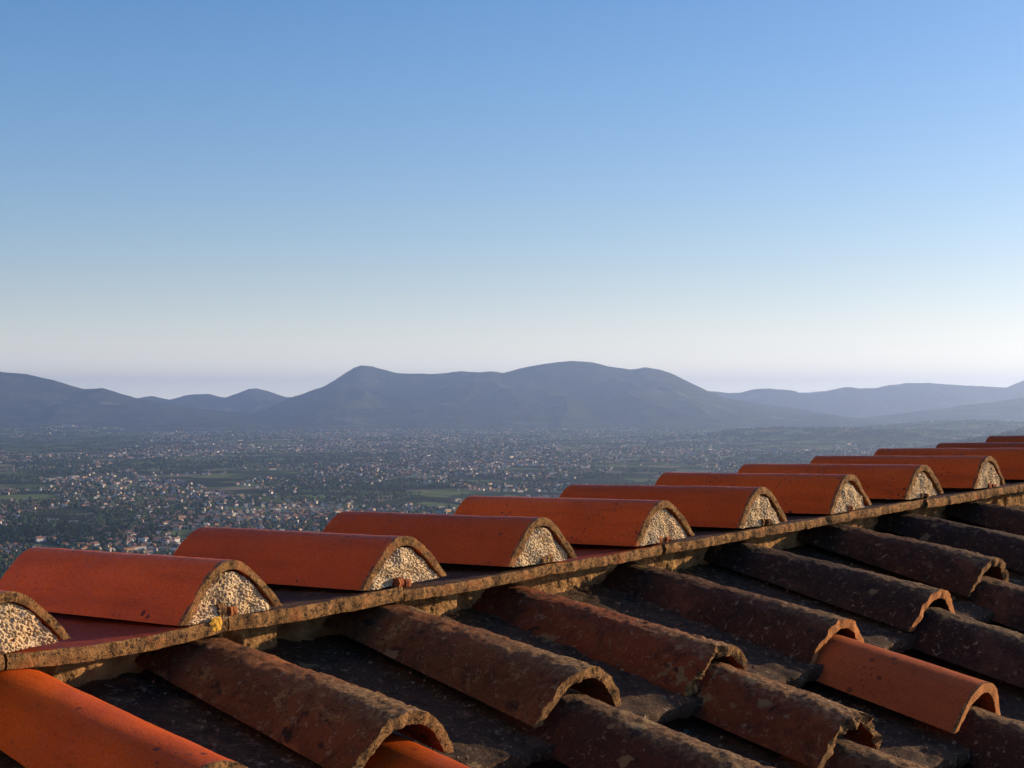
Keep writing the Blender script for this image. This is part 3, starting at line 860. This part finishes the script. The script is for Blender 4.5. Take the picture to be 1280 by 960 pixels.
# villages: sites huddle
order = np.argsort(-py); X, Y, px, py = X[order], Y[order], px[order], py[order]
print('houses', len(X))
def thin(X, Y, gap):
    cells = {}; keep = []
    for i in range(len(X)):
        g = gap
        c = (int(X[i]//g), int(Y[i]//g))
        if any((c[0]+a, c[1]+b_) in cells and math.hypot(X[i]-X[q], Y[i]-Y[q]) < g for a in (-1, 0, 1) for b_ in (-1, 0, 1) for q in cells.get((c[0]+a, c[1]+b_), [])): continue
        cells.setdefault(c, []).append(i); keep.append(i)
    return np.array(keep)
kp = thin(X, Y, 23); X, Y, px, py = X[kp], Y[kp], px[kp], py[kp]
NH = 300
placed = []      # footprints kept clear of trees
house_rows = {}
RIDGE_X = [36, 260, 431, 590, 723, 835, 937, 1022, 1104, 1175]
def col_name(p):
    i = max([0]+[j+1 for j, q in enumerate(RIDGE_X) if p >= q-20])
    a = RIDGE_X[i-1]-20 if i else -60; b_ = RIDGE_X[i]-20 if i < len(RIDGE_X) else 1300
    f = (p-a)/(b_-a)
    return "above the %s ridge tile's %s" % (ORD[i], 'left end' if f < .33 else 'middle' if f < .67 else 'right end')
walls_pick = ['white']*5+['cream']*5+['ochre']*2+['pink']*1+['grey']
def land_z(x, y): return float(ground_z(np.array([x]), np.array([y]))[0])
for i in range(NH):
    x, y = X[i], Y[i]
    shape = random.choices(list(SHAPES), (4, 4, 2, 1.3))[0]; wall = random.choice(walls_pick); roof = random.choices(list(ROOFS), (7, 2, .6))[0]
    h = empty('house', None, (x, y, land_z(x, y)))
    h.rotation_euler = (0, 0, random.choice([.3, .3, 1.87, .8])+random.uniform(-.25, .25)); s = random.uniform(.85, 1.15); h.scale = (s, s, s)
    mw, mr, mc = house_proto(shape, wall, roof)
    obj('wall', mw, h); ro = obj('roof', mr, h)
    if i < 80: obj('chimney', mc, ro)
    h['category'] = 'house'; h['group'] = 'houses scattered over the nearer plain'
    house_rows.setdefault((shape, wall, roof, col_name(px[i])), []).append((px[i], h))
    placed.append((x, y, 10))
for (shape, wall, roof, cn), L in house_rows.items():
    L.sort(key=lambda t: t[0])
    for q, (p, h) in enumerate(L):
        rt = roof+'-roofed'
        if len(L) == 1: h['label'] = 'the one %s %s %s house %s' % (shape, wall, rt, cn)
        else: h['label'] = '%s from left of the %s %s %s houses %s' % (ordinal(q), shape, wall, rt, cn)

def merge(parts):
    """stack (V, F4) numpy pieces"""
    Vs, Fs, Cs = [], [], []; o = 0
    for v, f, c in parts:
        Vs.append(v); Fs.append(f+o); Cs.append(c); o += len(v)
    return np.concatenate(Vs), np.concatenate(Fs), np.concatenate(Cs)
def col_mat(name, rough=1.0):
    m, nt, b = new_mat(name); a = nt.nodes.new('ShaderNodeVertexColor'); a.layer_name = 'Col'
    nt.links.new(a.outputs[0], b.inputs['Base Color']); b.inputs['Roughness'].default_value = rough; b.inputs['Specular IOR Level'].default_value = 0
    return m
# the remaining houses, far too many to tell apart
def far_houses(X, Y, Z):
    n = len(X)
    k = .78+.42*np.clip((Y-5000)/16000, 0, 1.0)
    w = rng.uniform(9, 17, n)*k*np.where(rng.random(n) < .07, 2.9, 1); d = rng.uniform(7, 10, n)*k; h = rng.uniform(4.5, 8.5, n)*(1+.35*(k-1)); r = rng.uniform(1.6, 2.6, n)*(1+.5*(k-1))
    a = .3+rng.normal(0, .25, n)+rng.choice([0, 0, 1.57, .6], n); ca, sa = np.cos(a), np.sin(a)
    tpl = []
    def add(lx, ly, lz): tpl.append(np.stack([X+lx*ca-ly*sa, Y+lx*sa+ly*ca, Z+lz], -1))
    for z in (-2+0*h, h):
        for sx, sy in ((-1, -1), (1, -1), (1, 1), (-1, 1)): add(sx*w/2, sy*d/2, z)
    for sx, sy in ((-1, -1), (1, -1), (1, 1), (-1, 1)): add(sx*(w/2+.4), sy*(d/2+.4), h-.1)
    add(-w/2-.4, 0*w, h+r); add(w/2+.4, 0*w, h+r); add(-w/2-.4, 0*w, h+r); add(w/2+.4, 0*w, h+r)
    V = np.stack(tpl, 1)   # n,16,3
    f = np.array([(0, 1, 5, 4), (1, 2, 6, 5), (2, 3, 7, 6), (3, 0, 4, 7), (8, 9, 13, 12), (10, 11, 14, 15), (8, 12, 14, 11), (9, 10, 15, 13), (8, 11, 10, 9)])
    F_ = (f[None]+16*np.arange(n)[:, None, None]).reshape(-1, 4)
    wc = np.array([WALLS[q] for q in walls_pick]); rc = np.array([ROOFS['terracotta'], ROOFS['terracotta'], ROOFS['terracotta'], ROOFS['brown'], ROOFS['grey']])
    Wc = wc[rng.integers(0, len(wc), n)]*rng.uniform(.45, 1.15, (n, 1)); Rc = rc[rng.integers(0, len(rc), n)]*rng.uniform(.75, 1.2, (n, 1))
    Cc = np.ones((n, 16, 4)); Cc[:, :8, :3] = Wc[:, None]; Cc[:, 8:, :3] = Rc[:, None]
    return V.reshape(-1, 3), F_, Cc.reshape(-1, 4)
hk = thin(HX, HY, 24)
xs, ys = np.concatenate([X[NH:], HX[hk]]), np.concatenate([Y[NH:], HY[hk]])
v, f, c = far_houses(xs, ys, ground_z(xs, ys))
M['far_house'] = col_mat('plaster_and_tile')
tag(obj('distant_houses', mesh_from('distant_houses', v, f, [M['far_house']], smooth=False, col=c)), 'pale houses dotted all over the far plain towards the mountains', 'houses', kind='stuff')

# --- larger buildings standing out of the plain
def big(name, label, cat, pxl, pyl, w, d, h, wall, roof='grey', flat=True, rot=.2, rise=2.0, floors=0, group=None):
    Yl = depth_of(pyl); x = wx(pxl, Yl)
    e = empty(name, None, (x, Yl, land_z(x, Yl))); e.rotation_euler = (0, 0, rot)
    v, f = join_boxes([(-w/2, w/2, -d/2, d/2, -3, h)])
    obj('wall', mesh_from('wall', v, f, [M['wall_'+wall]], smooth=False), e)
    if flat: v, f = join_boxes([(-w/2-.4, w/2+.4, -d/2-.4, d/2+.4, h+.01, h+.8)])
    else: v, f = gable(w, d, h, rise)
    obj('roof', mesh_from('roof', v, f, [M['roof_'+roof]], smooth=False), e)
    if floors:
        for fl in range(floors):
            z = 1.2+fl*(h-1)/floors
            v, f = join_boxes([(-w/2-.06, w/2+.06, -d/2-.06, d/2+.06, z, z+1.3)])
            obj('window_band', mesh_from('window_band', v, f, [M['glass']], smooth=False), e)
    tag(e, label, cat, group); placed.append((x, Yl, max(w, d)*.6)); return e
big('apartment_block', 'tall grey block building of stacked storeys above the eighth ridge tile', 'apartments', 968, 566, 42, 24, 34, 'grey', floors=9, rot=-.2)
big('apartment_block', 'broad low grey wing right beside the tall grey block', 'apartments', 983, 567.5, 60, 26, 17, 'grey', floors=5, rot=-.1)
big('apartment_block', 'white apartment block left of the tall grey block, close to the roofline', 'apartments', 940, 577, 46, 16, 20, 'white', floors=6, rot=.3)
big('warehouse', 'large ochre building with terracotta roof amid the village above the second tile', 'warehouse', 212, 628, 34, 16, 11, 'ochre', 'terracotta', False, .5, floors=3)
big('warehouse', 'cream hall standing alone by dark trees, above the second ridge tile', 'warehouse', 270, 643, 20, 14, 9, 'cream', 'brown', False, .3)
big('warehouse', 'long low white shed near the bottom left houses', 'warehouse', 66, 652, 34, 15, 6, 'white', 'grey', True, .1)
big('warehouse', 'small pale shed right of the long low white shed', 'warehouse', 92, 654, 22, 12, 5, 'grey', 'grey', True, .2)
big('farmhouse', 'white farmhouse row lit by the sun, just above the first full ridge tile', 'farmhouse', 102, 683, 26, 9, 7, 'cream', 'terracotta', False, .1)
big('warehouse', 'long pale factory hall at the foot of the left mountains', 'warehouse', 243, 536, 210, 70, 16, 'white', 'grey', True, .05)
big('warehouse', 'wide white factory hall left of the long pale one, under the mountains', 'warehouse', 200, 536.5, 120, 60, 12, 'white', 'grey', True, .0)
big('warehouse', 'low pale hall at the far left foot of the mountains', 'warehouse', 85, 538, 110, 50, 14, 'white', 'grey', True, .1)
big('warehouse', 'long pink warehouse strip in the far plain below the main peak', 'warehouse', 785, 551, 170, 40, 9, 'pink', 'terracotta', False, .05)
big('church', 'bright white church front in the middle of the far town', 'church', 458, 543, 46, 24, 22, 'cream', 'terracotta', False, .4, rise=8)
big('bell_tower', 'slim pale bell tower in the far plain below the main peak', 'bell tower', 724, 529.5, 15, 15, 60, 'cream', 'terracotta', False, .2, rise=10)
big('bell_tower', 'slim pale bell tower in the far town left of the main peak', 'bell tower', 561, 533.5, 14, 14, 44, 'white', 'terracotta', False, .5, rise=9)
big('warehouse', 'bright pale hall beneath the slopes right of the main massif', 'warehouse', 842, 530, 120, 60, 18, 'cream', 'grey', True, -.1)

# --- trees
M['leaf'] = col_mat('foliage')
def leafmat(name, c1, c2):
    m, nt, b = new_mat(name); B = NB(nt)
    tc = B.n('ShaderNodeTexCoord'); B.l(B.mix(B.ramp(B.noise(tc.outputs['Object'], .6, 3), .35, .65), c1, c2), b.inputs['Base Color'])
    b.inputs['Roughness'].default_value = 1; b.inputs['Specular IOR Level'].default_value = .05; return m
KINDS = {'dark round': (5.2, 9.5, 1.0, leafmat('dark_leaves', (.028, .046, .018), (.045, .062, .022))),
         'olive-green': (4.6, 7.5, .9, leafmat('olive_leaves', (.06, .075, .035), (.085, .10, .045))),
         'slim cypress': (1.9, 13, 1.0, leafmat('cypress_leaves', (.020, .032, .016), (.032, .045, .02))),
         'broad green': (6.6, 10.5, .85, leafmat('mid_leaves', (.045, .068, .022), (.065, .088, .028)))}
M['bark'] = plain_mat('bark', (.07, .05, .035))
def crown_mesh(R, H, seed):
    """a crown of many leafy clumps filling an uneven volume, with gaps between them"""
    r = random.Random(seed); V = []; F_ = []
    for c in range(210):
        while True:
            p = Vector((r.uniform(-1, 1), r.uniform(-1, 1), r.uniform(-1, 1)))
            if .25 < p.length < 1+.25*noise.noise(p*1.6+Vector((seed, 0, 0))): break
        q = Vector((p.x*R, p.y*R, H*.58+p.z*H*.42))
        s = r.uniform(.5, 1.25)*R*.24
        for t in range(3):
            n = Vector((r.gauss(0, 1), r.gauss(0, 1), r.gauss(0, 1)+.4)).normalized()
            a = n.orthogonal().normalized(); b_ = n.cross(a)
            o = q+Vector((r.gauss(0, s*.4), r.gauss(0, s*.4), r.gauss(0, s*.4)))
            k = len(V)
            V += [o+a*s*r.uniform(.7, 1.2), o+b_*s*r.uniform(.7, 1.2), o-a*s*r.uniform(.7, 1.2), o-b_*s*r.uniform(.7, 1.2)]
            F_.append((k, k+1, k+2, k+3))
    return V, F_
def trunk_mesh(H, r0, seed):
    V = []; F_ = []; rr = random.Random(seed); n = 7
    def limb(p, q, ra, rb):
        k = len(V); d = (q-p).normalized(); a = d.orthogonal().normalized(); b_ = d.cross(a)
        for c, rad in ((p, ra), ((p+q)/2+a*ra*.3, (ra+rb)/2), (q, rb)):
            for i in range(n):
                t = 2*math.pi*i/n; V.append(c+(a*math.cos(t)+b_*math.sin(t))*rad)
        for s in (0, n):
            for i in range(n): F_.append((k+s+i, k+s+(i+1) % n, k+s+n+(i+1) % n, k+s+n+i))
    limb(Vector((0, 0, -1)), Vector((0, 0, H*.5)), r0, r0*.55)
    for i in range(4):
        a = i*1.7+rr.random(); limb(Vector((0, 0, H*(.25+.06*i))), Vector((math.cos(a)*H*.2, math.sin(a)*H*.2, H*(.5+.06*i))), r0*.4, r0*.12)
    return V, F_
tree_protos = {}
for kn, (R, H, _, mt) in KINDS.items():
    tree_protos[kn] = []
    for s in range(3):
        v, f = crown_mesh(R, H, s*13+len(kn)); cm = mesh_from('crown', [tuple(q) for q in v], f, [mt], smooth=False)
        v, f = trunk_mesh(H, .35, s); tm = mesh_from('trunk', [tuple(q) for q in v], f, [M['bark']])
        tree_protos[kn].append((cm, tm))
def free(x, y):
    return all((x-a)**2+(y-b_)**2 > r*r for a, b_, r in placed if abs(y-b_) < 200)
TX, TY, tpx, tpy = scatter(9000, 628, 697, wood)
vis = visible(tpx, tpy); TX, TY, tpx, tpy = TX[vis], TY[vis], tpx[vis], tpy[vis]
order = np.argsort(-tpy); NT = 300; cnt = 0; tree_rows = {}; used = 0
for i in order:
    used += 1
    x, y = TX[i], TY[i]
    if not free(x, y): continue
    kn = random.choices(list(KINDS), (5, 2, 1.2, 3))[0]
    t = empty('tree', None, (x, y, land_z(x, y))); s = random.uniform(.75, 1.35)
    t.rotation_euler = (0, 0, random.uniform(0, 6.28)); t.scale = (s*random.uniform(.9, 1.15), s, s*random.uniform(.85, 1.2))
    cm, tm = random.choice(tree_protos[kn])
    obj('crown', cm, t); obj('trunk', tm, t)
    t['category'] = 'tree'; t['group'] = 'trees of the nearer plain'
    kz = 'small ' if s < .92 else 'tall ' if s > 1.18 else 'middling '
    tree_rows.setdefault((kz+kn, col_name(tpx[i])), []).append((tpx[i], t)); cnt += 1
    if cnt >= NT: break
ymin = tpy[i]
print('trees individually', cnt, 'nearest down to row', ymin)
for (kn, cn), L in tree_rows.items():
    L.sort(key=lambda q: q[0])
    for q, (p, t) in enumerate(L):
        t['label'] = ('the one %s tree standing %s' % (kn, cn)) if len(L) == 1 else '%s from left of the %s trees %s' % (ordinal(q), kn, cn)

# the woods and hedgerows beyond: one mass of leafy clumps
def far_trees(X, Y, Z):
    n = len(X)
    t = (1+5**.5)/2
    ico = np.array([(-1, t, 0), (1, t, 0), (-1, -t, 0), (1, -t, 0), (0, -1, t), (0, 1, t), (0, -1, -t), (0, 1, -t), (t, 0, -1), (t, 0, 1), (-t, 0, -1), (-t, 0, 1)])/math.sqrt(1+t*t)
    fi = np.array([(0, 11, 5), (0, 5, 1), (0, 1, 7), (0, 7, 10), (0, 10, 11), (1, 5, 9), (5, 11, 4), (11, 10, 2), (10, 7, 6), (7, 1, 8), (3, 9, 4), (3, 4, 2), (3, 2, 6), (3, 6, 8), (3, 8, 9), (4, 9, 5), (2, 4, 11), (6, 2, 10), (8, 6, 7), (9, 8, 1)])
    k = 1+np.clip((Y-4500)/9000, 0, 1.3)
    R = rng.uniform(2.6, 5.6, n)*k; H = rng.uniform(3.2, 6.0, n)*(1+.25*(k-1))
    P = ico[None]*rng.uniform(.65, 1.25, (n, 12, 1))
    a = rng.uniform(0, 6.28, n); ca, sa = np.cos(a)[:, None], np.sin(a)[:, None]
    V = np.stack([X[:, None]+(P[..., 0]*ca-P[..., 1]*sa)*R[:, None], Y[:, None]+(P[..., 0]*sa+P[..., 1]*ca)*R[:, None], Z[:, None]+(P[..., 2]*H[:, None])+H[:, None]*.9], -1)
    F_ = (fi[None]+12*np.arange(n)[:, None, None]).reshape(-1, 3)
    base = np.array([(.030, .046, .019), (.042, .060, .022), (.060, .078, .030), (.026, .036, .018)])[rng.integers(0, 4, n)]*rng.uniform(.8, 1.25, (n, 1))
    Cc = np.ones((n, 12, 4)); Cc[..., :3] = base[:, None]*rng.uniform(.8, 1.2, (n, 12, 1))
    return V.reshape(-1, 3), F_, Cc.reshape(-1, 4)
WX, WY, wpx, wpy = scatter(125000, 526, 780, wood, pw=1.25)
vis = np.where(visible(wpx, wpy), (wpy < ymin+6) | (rng.random(len(wpx)) < .85), rng.random(len(wpx)) < .6); WX, WY = WX[vis], WY[vis]
# houses keep a clear patch
cell = {}
for x, y in zip(X, Y): cell.setdefault((int(x//25), int(y//25)), []).append((x, y))
ok = np.array([all((x-a)**2+(y-b_)**2 > 8**2 for i in (-1, 0, 1) for j in (-1, 0, 1) for a, b_ in cell.get((int(x//25)+i, int(y//25)+j), [])) for x, y in zip(WX, WY)])
WX, WY = WX[ok], WY[ok]
print('far trees', len(WX))
v, f, c = far_trees(WX, WY, ground_z(WX, WY))
tag(obj('woodland', mesh_from('woodland', v, f, [M['leaf']], smooth=False, col=c)), 'dark trees, hedgerows and copses spread over the plain', 'woodland', kind='stuff')

# ------------------------------------------------------------------ the air: one box of thin haze round the whole place
hv, hf = box(-46000, 46000, -46000, 46000, -8, HAZE_TOP)
m = bpy.data.materials.new('haze'); m.use_nodes = True; nt = m.node_tree; nt.nodes.clear()
out = nt.nodes.new('ShaderNodeOutputMaterial'); pv = nt.nodes.new('ShaderNodeVolumePrincipled')
pv.inputs['Color'].default_value = (*HAZE_C, 1); pv.inputs['Density'].default_value = HAZE_D; pv.inputs['Anisotropy'].default_value = HAZE_G
nt.links.new(pv.outputs[0], out.inputs['Volume'])
hz = obj('haze', mesh_from('haze', hv, hf, [m], smooth=False)); tag(hz, kind='stuff')
hz['label'] = 'pale blue haze over the plain and the mountains'
# ------------------------------------------------------------------ camera, light, render
cam = bpy.data.cameras.new('camera'); co = bpy.data.objects.new('camera', cam); C.objects.link(co)
cam.sensor_width = 36; cam.lens = 36*F/1280; cam.clip_start = .05; cam.clip_end = 200000
co.location = (0, 0, HC); co.rotation_euler = (math.pi/2+TH, 0, 0)
sc = bpy.context.scene; sc.camera = co

AL, EL = math.radians(SUN_AL), math.radians(SUN_EL)
sd = RM @ Vector((math.cos(AL)*math.cos(EL), -math.sin(AL)*math.cos(EL), math.sin(EL)))
elev = math.asin(sd.z); azim = math.atan2(sd.x, sd.y)
print('SUN elev', math.degrees(elev), 'az', math.degrees(azim))
sl = bpy.data.lights.new('sun', 'SUN'); sl.energy = SUN_E; sl.angle = math.radians(.53); sl.color = SUN_C
so = bpy.data.objects.new('sun', sl); C.objects.link(so); so.location = (0, 0, HC+20)
so.rotation_euler = sd.to_track_quat('Z', 'Y').to_euler()

w = bpy.data.worlds.new('World'); sc.world = w; w.use_nodes = True
nt = w.node_tree; nt.nodes.clear()
sky = nt.nodes.new('ShaderNodeTexSky'); sky.sky_type = 'NISHITA'; sky.sun_disc = False
sky.sun_elevation = elev; sky.sun_rotation = azim
sky.altitude = 300; sky.air_density = SKY[0]; sky.dust_density = SKY[1]; sky.ozone_density = SKY[2]
bg = nt.nodes.new('ShaderNodeBackground'); bg.inputs[1].default_value = SKY_E
wo = nt.nodes.new('ShaderNodeOutputWorld')
# bright dusty band of the evening sky low over the horizon, by height above it
hs = nt.nodes.new('ShaderNodeHueSaturation'); hs.inputs['Saturation'].default_value = SKY_SAT; nt.links.new(sky.outputs[0], hs.inputs['Color'])
tc = nt.nodes.new('ShaderNodeTexCoord'); sx = nt.nodes.new('ShaderNodeSeparateXYZ'); nt.links.new(tc.outputs['Generated'], sx.inputs[0])
ab = nt.nodes.new('ShaderNodeMath'); ab.operation = 'MAXIMUM'; ab.inputs[1].default_value = 0; nt.links.new(sx.outputs[2], ab.inputs[0])
dv = nt.nodes.new('ShaderNodeMath'); dv.operation = 'MULTIPLY'; dv.inputs[1].default_value = -1/BAND_H; nt.links.new(ab.outputs[0], dv.inputs[0])
ex = nt.nodes.new('ShaderNodeMath'); ex.operation = 'EXPONENT'; nt.links.new(dv.outputs[0], ex.inputs[0])
mu = nt.nodes.new('ShaderNodeMix'); mu.data_type = 'RGBA'; mu.blend_type = 'ADD'; mu.clamp_factor = True
mu.inputs[7].default_value = (*BAND_C, 1); dt = nt.nodes.new('ShaderNodeVectorMath'); dt.operation = 'DOT_PRODUCT'; dt.inputs[1].default_value = sd; nt.links.new(tc.outputs['Generated'], dt.inputs[0])
gl = nt.nodes.new('ShaderNodeMath'); gl.operation = 'MULTIPLY_ADD'; gl.inputs[1].default_value = GLOW; gl.inputs[2].default_value = 1-GLOW; nt.links.new(dt.outputs['Value'], gl.inputs[0])
gm = nt.nodes.new('ShaderNodeMath'); gm.operation = 'MULTIPLY'; gm.use_clamp = True; nt.links.new(gl.outputs[0], gm.inputs[0]); nt.links.new(ex.outputs[0], gm.inputs[1])
nt.links.new(gm.outputs[0], mu.inputs[0]); tn = nt.nodes.new('ShaderNodeMix'); tn.data_type = 'RGBA'; tn.blend_type = 'MULTIPLY'; tn.inputs[0].default_value = 1; tn.inputs[7].default_value = (*SKY_TINT, 1)
nt.links.new(hs.outputs[0], tn.inputs[6]); nt.links.new(tn.outputs[2], mu.inputs[6])
d2 = nt.nodes.new('ShaderNodeMath'); d2.operation = 'MULTIPLY'; d2.inputs[1].default_value = -1/LOW_H; nt.links.new(ab.outputs[0], d2.inputs[0])
e2 = nt.nodes.new('ShaderNodeMath'); e2.operation = 'EXPONENT'; nt.links.new(d2.outputs[0], e2.inputs[0])
g2 = nt.nodes.new('ShaderNodeMath'); g2.operation = 'MULTIPLY'; g2.use_clamp = True; nt.links.new(gl.outputs[0], g2.inputs[0]); nt.links.new(e2.outputs[0], g2.inputs[1])
m2 = nt.nodes.new('ShaderNodeMix'); m2.data_type = 'RGBA'; m2.blend_type = 'ADD'; m2.inputs[7].default_value = (*LOW_C, 1)
nt.links.new(g2.outputs[0], m2.inputs[0]); nt.links.new(mu.outputs[2], m2.inputs[6]); nt.links.new(m2.outputs[2], bg.inputs[0]); nt.links.new(bg.outputs[0], wo.inputs[0])

sc.render.engine = 'CYCLES'
sc.view_settings.view_transform = 'Standard'; sc.view_settings.look = 'None'
sc.view_settings.exposure = EXPO; sc.view_settings.gamma = 1; sc.view_settings.use_curve_mapping = False
cy = sc.cycles
cy.use_denoising = True; cy.max_bounces = 6; cy.diffuse_bounces = 3; cy.glossy_bounces = 2; cy.volume_bounces = 1; cy.transparent_max_bounces = 8
cy.use_adaptive_sampling = False; cy.caustics_reflective = False; cy.caustics_refractive = False
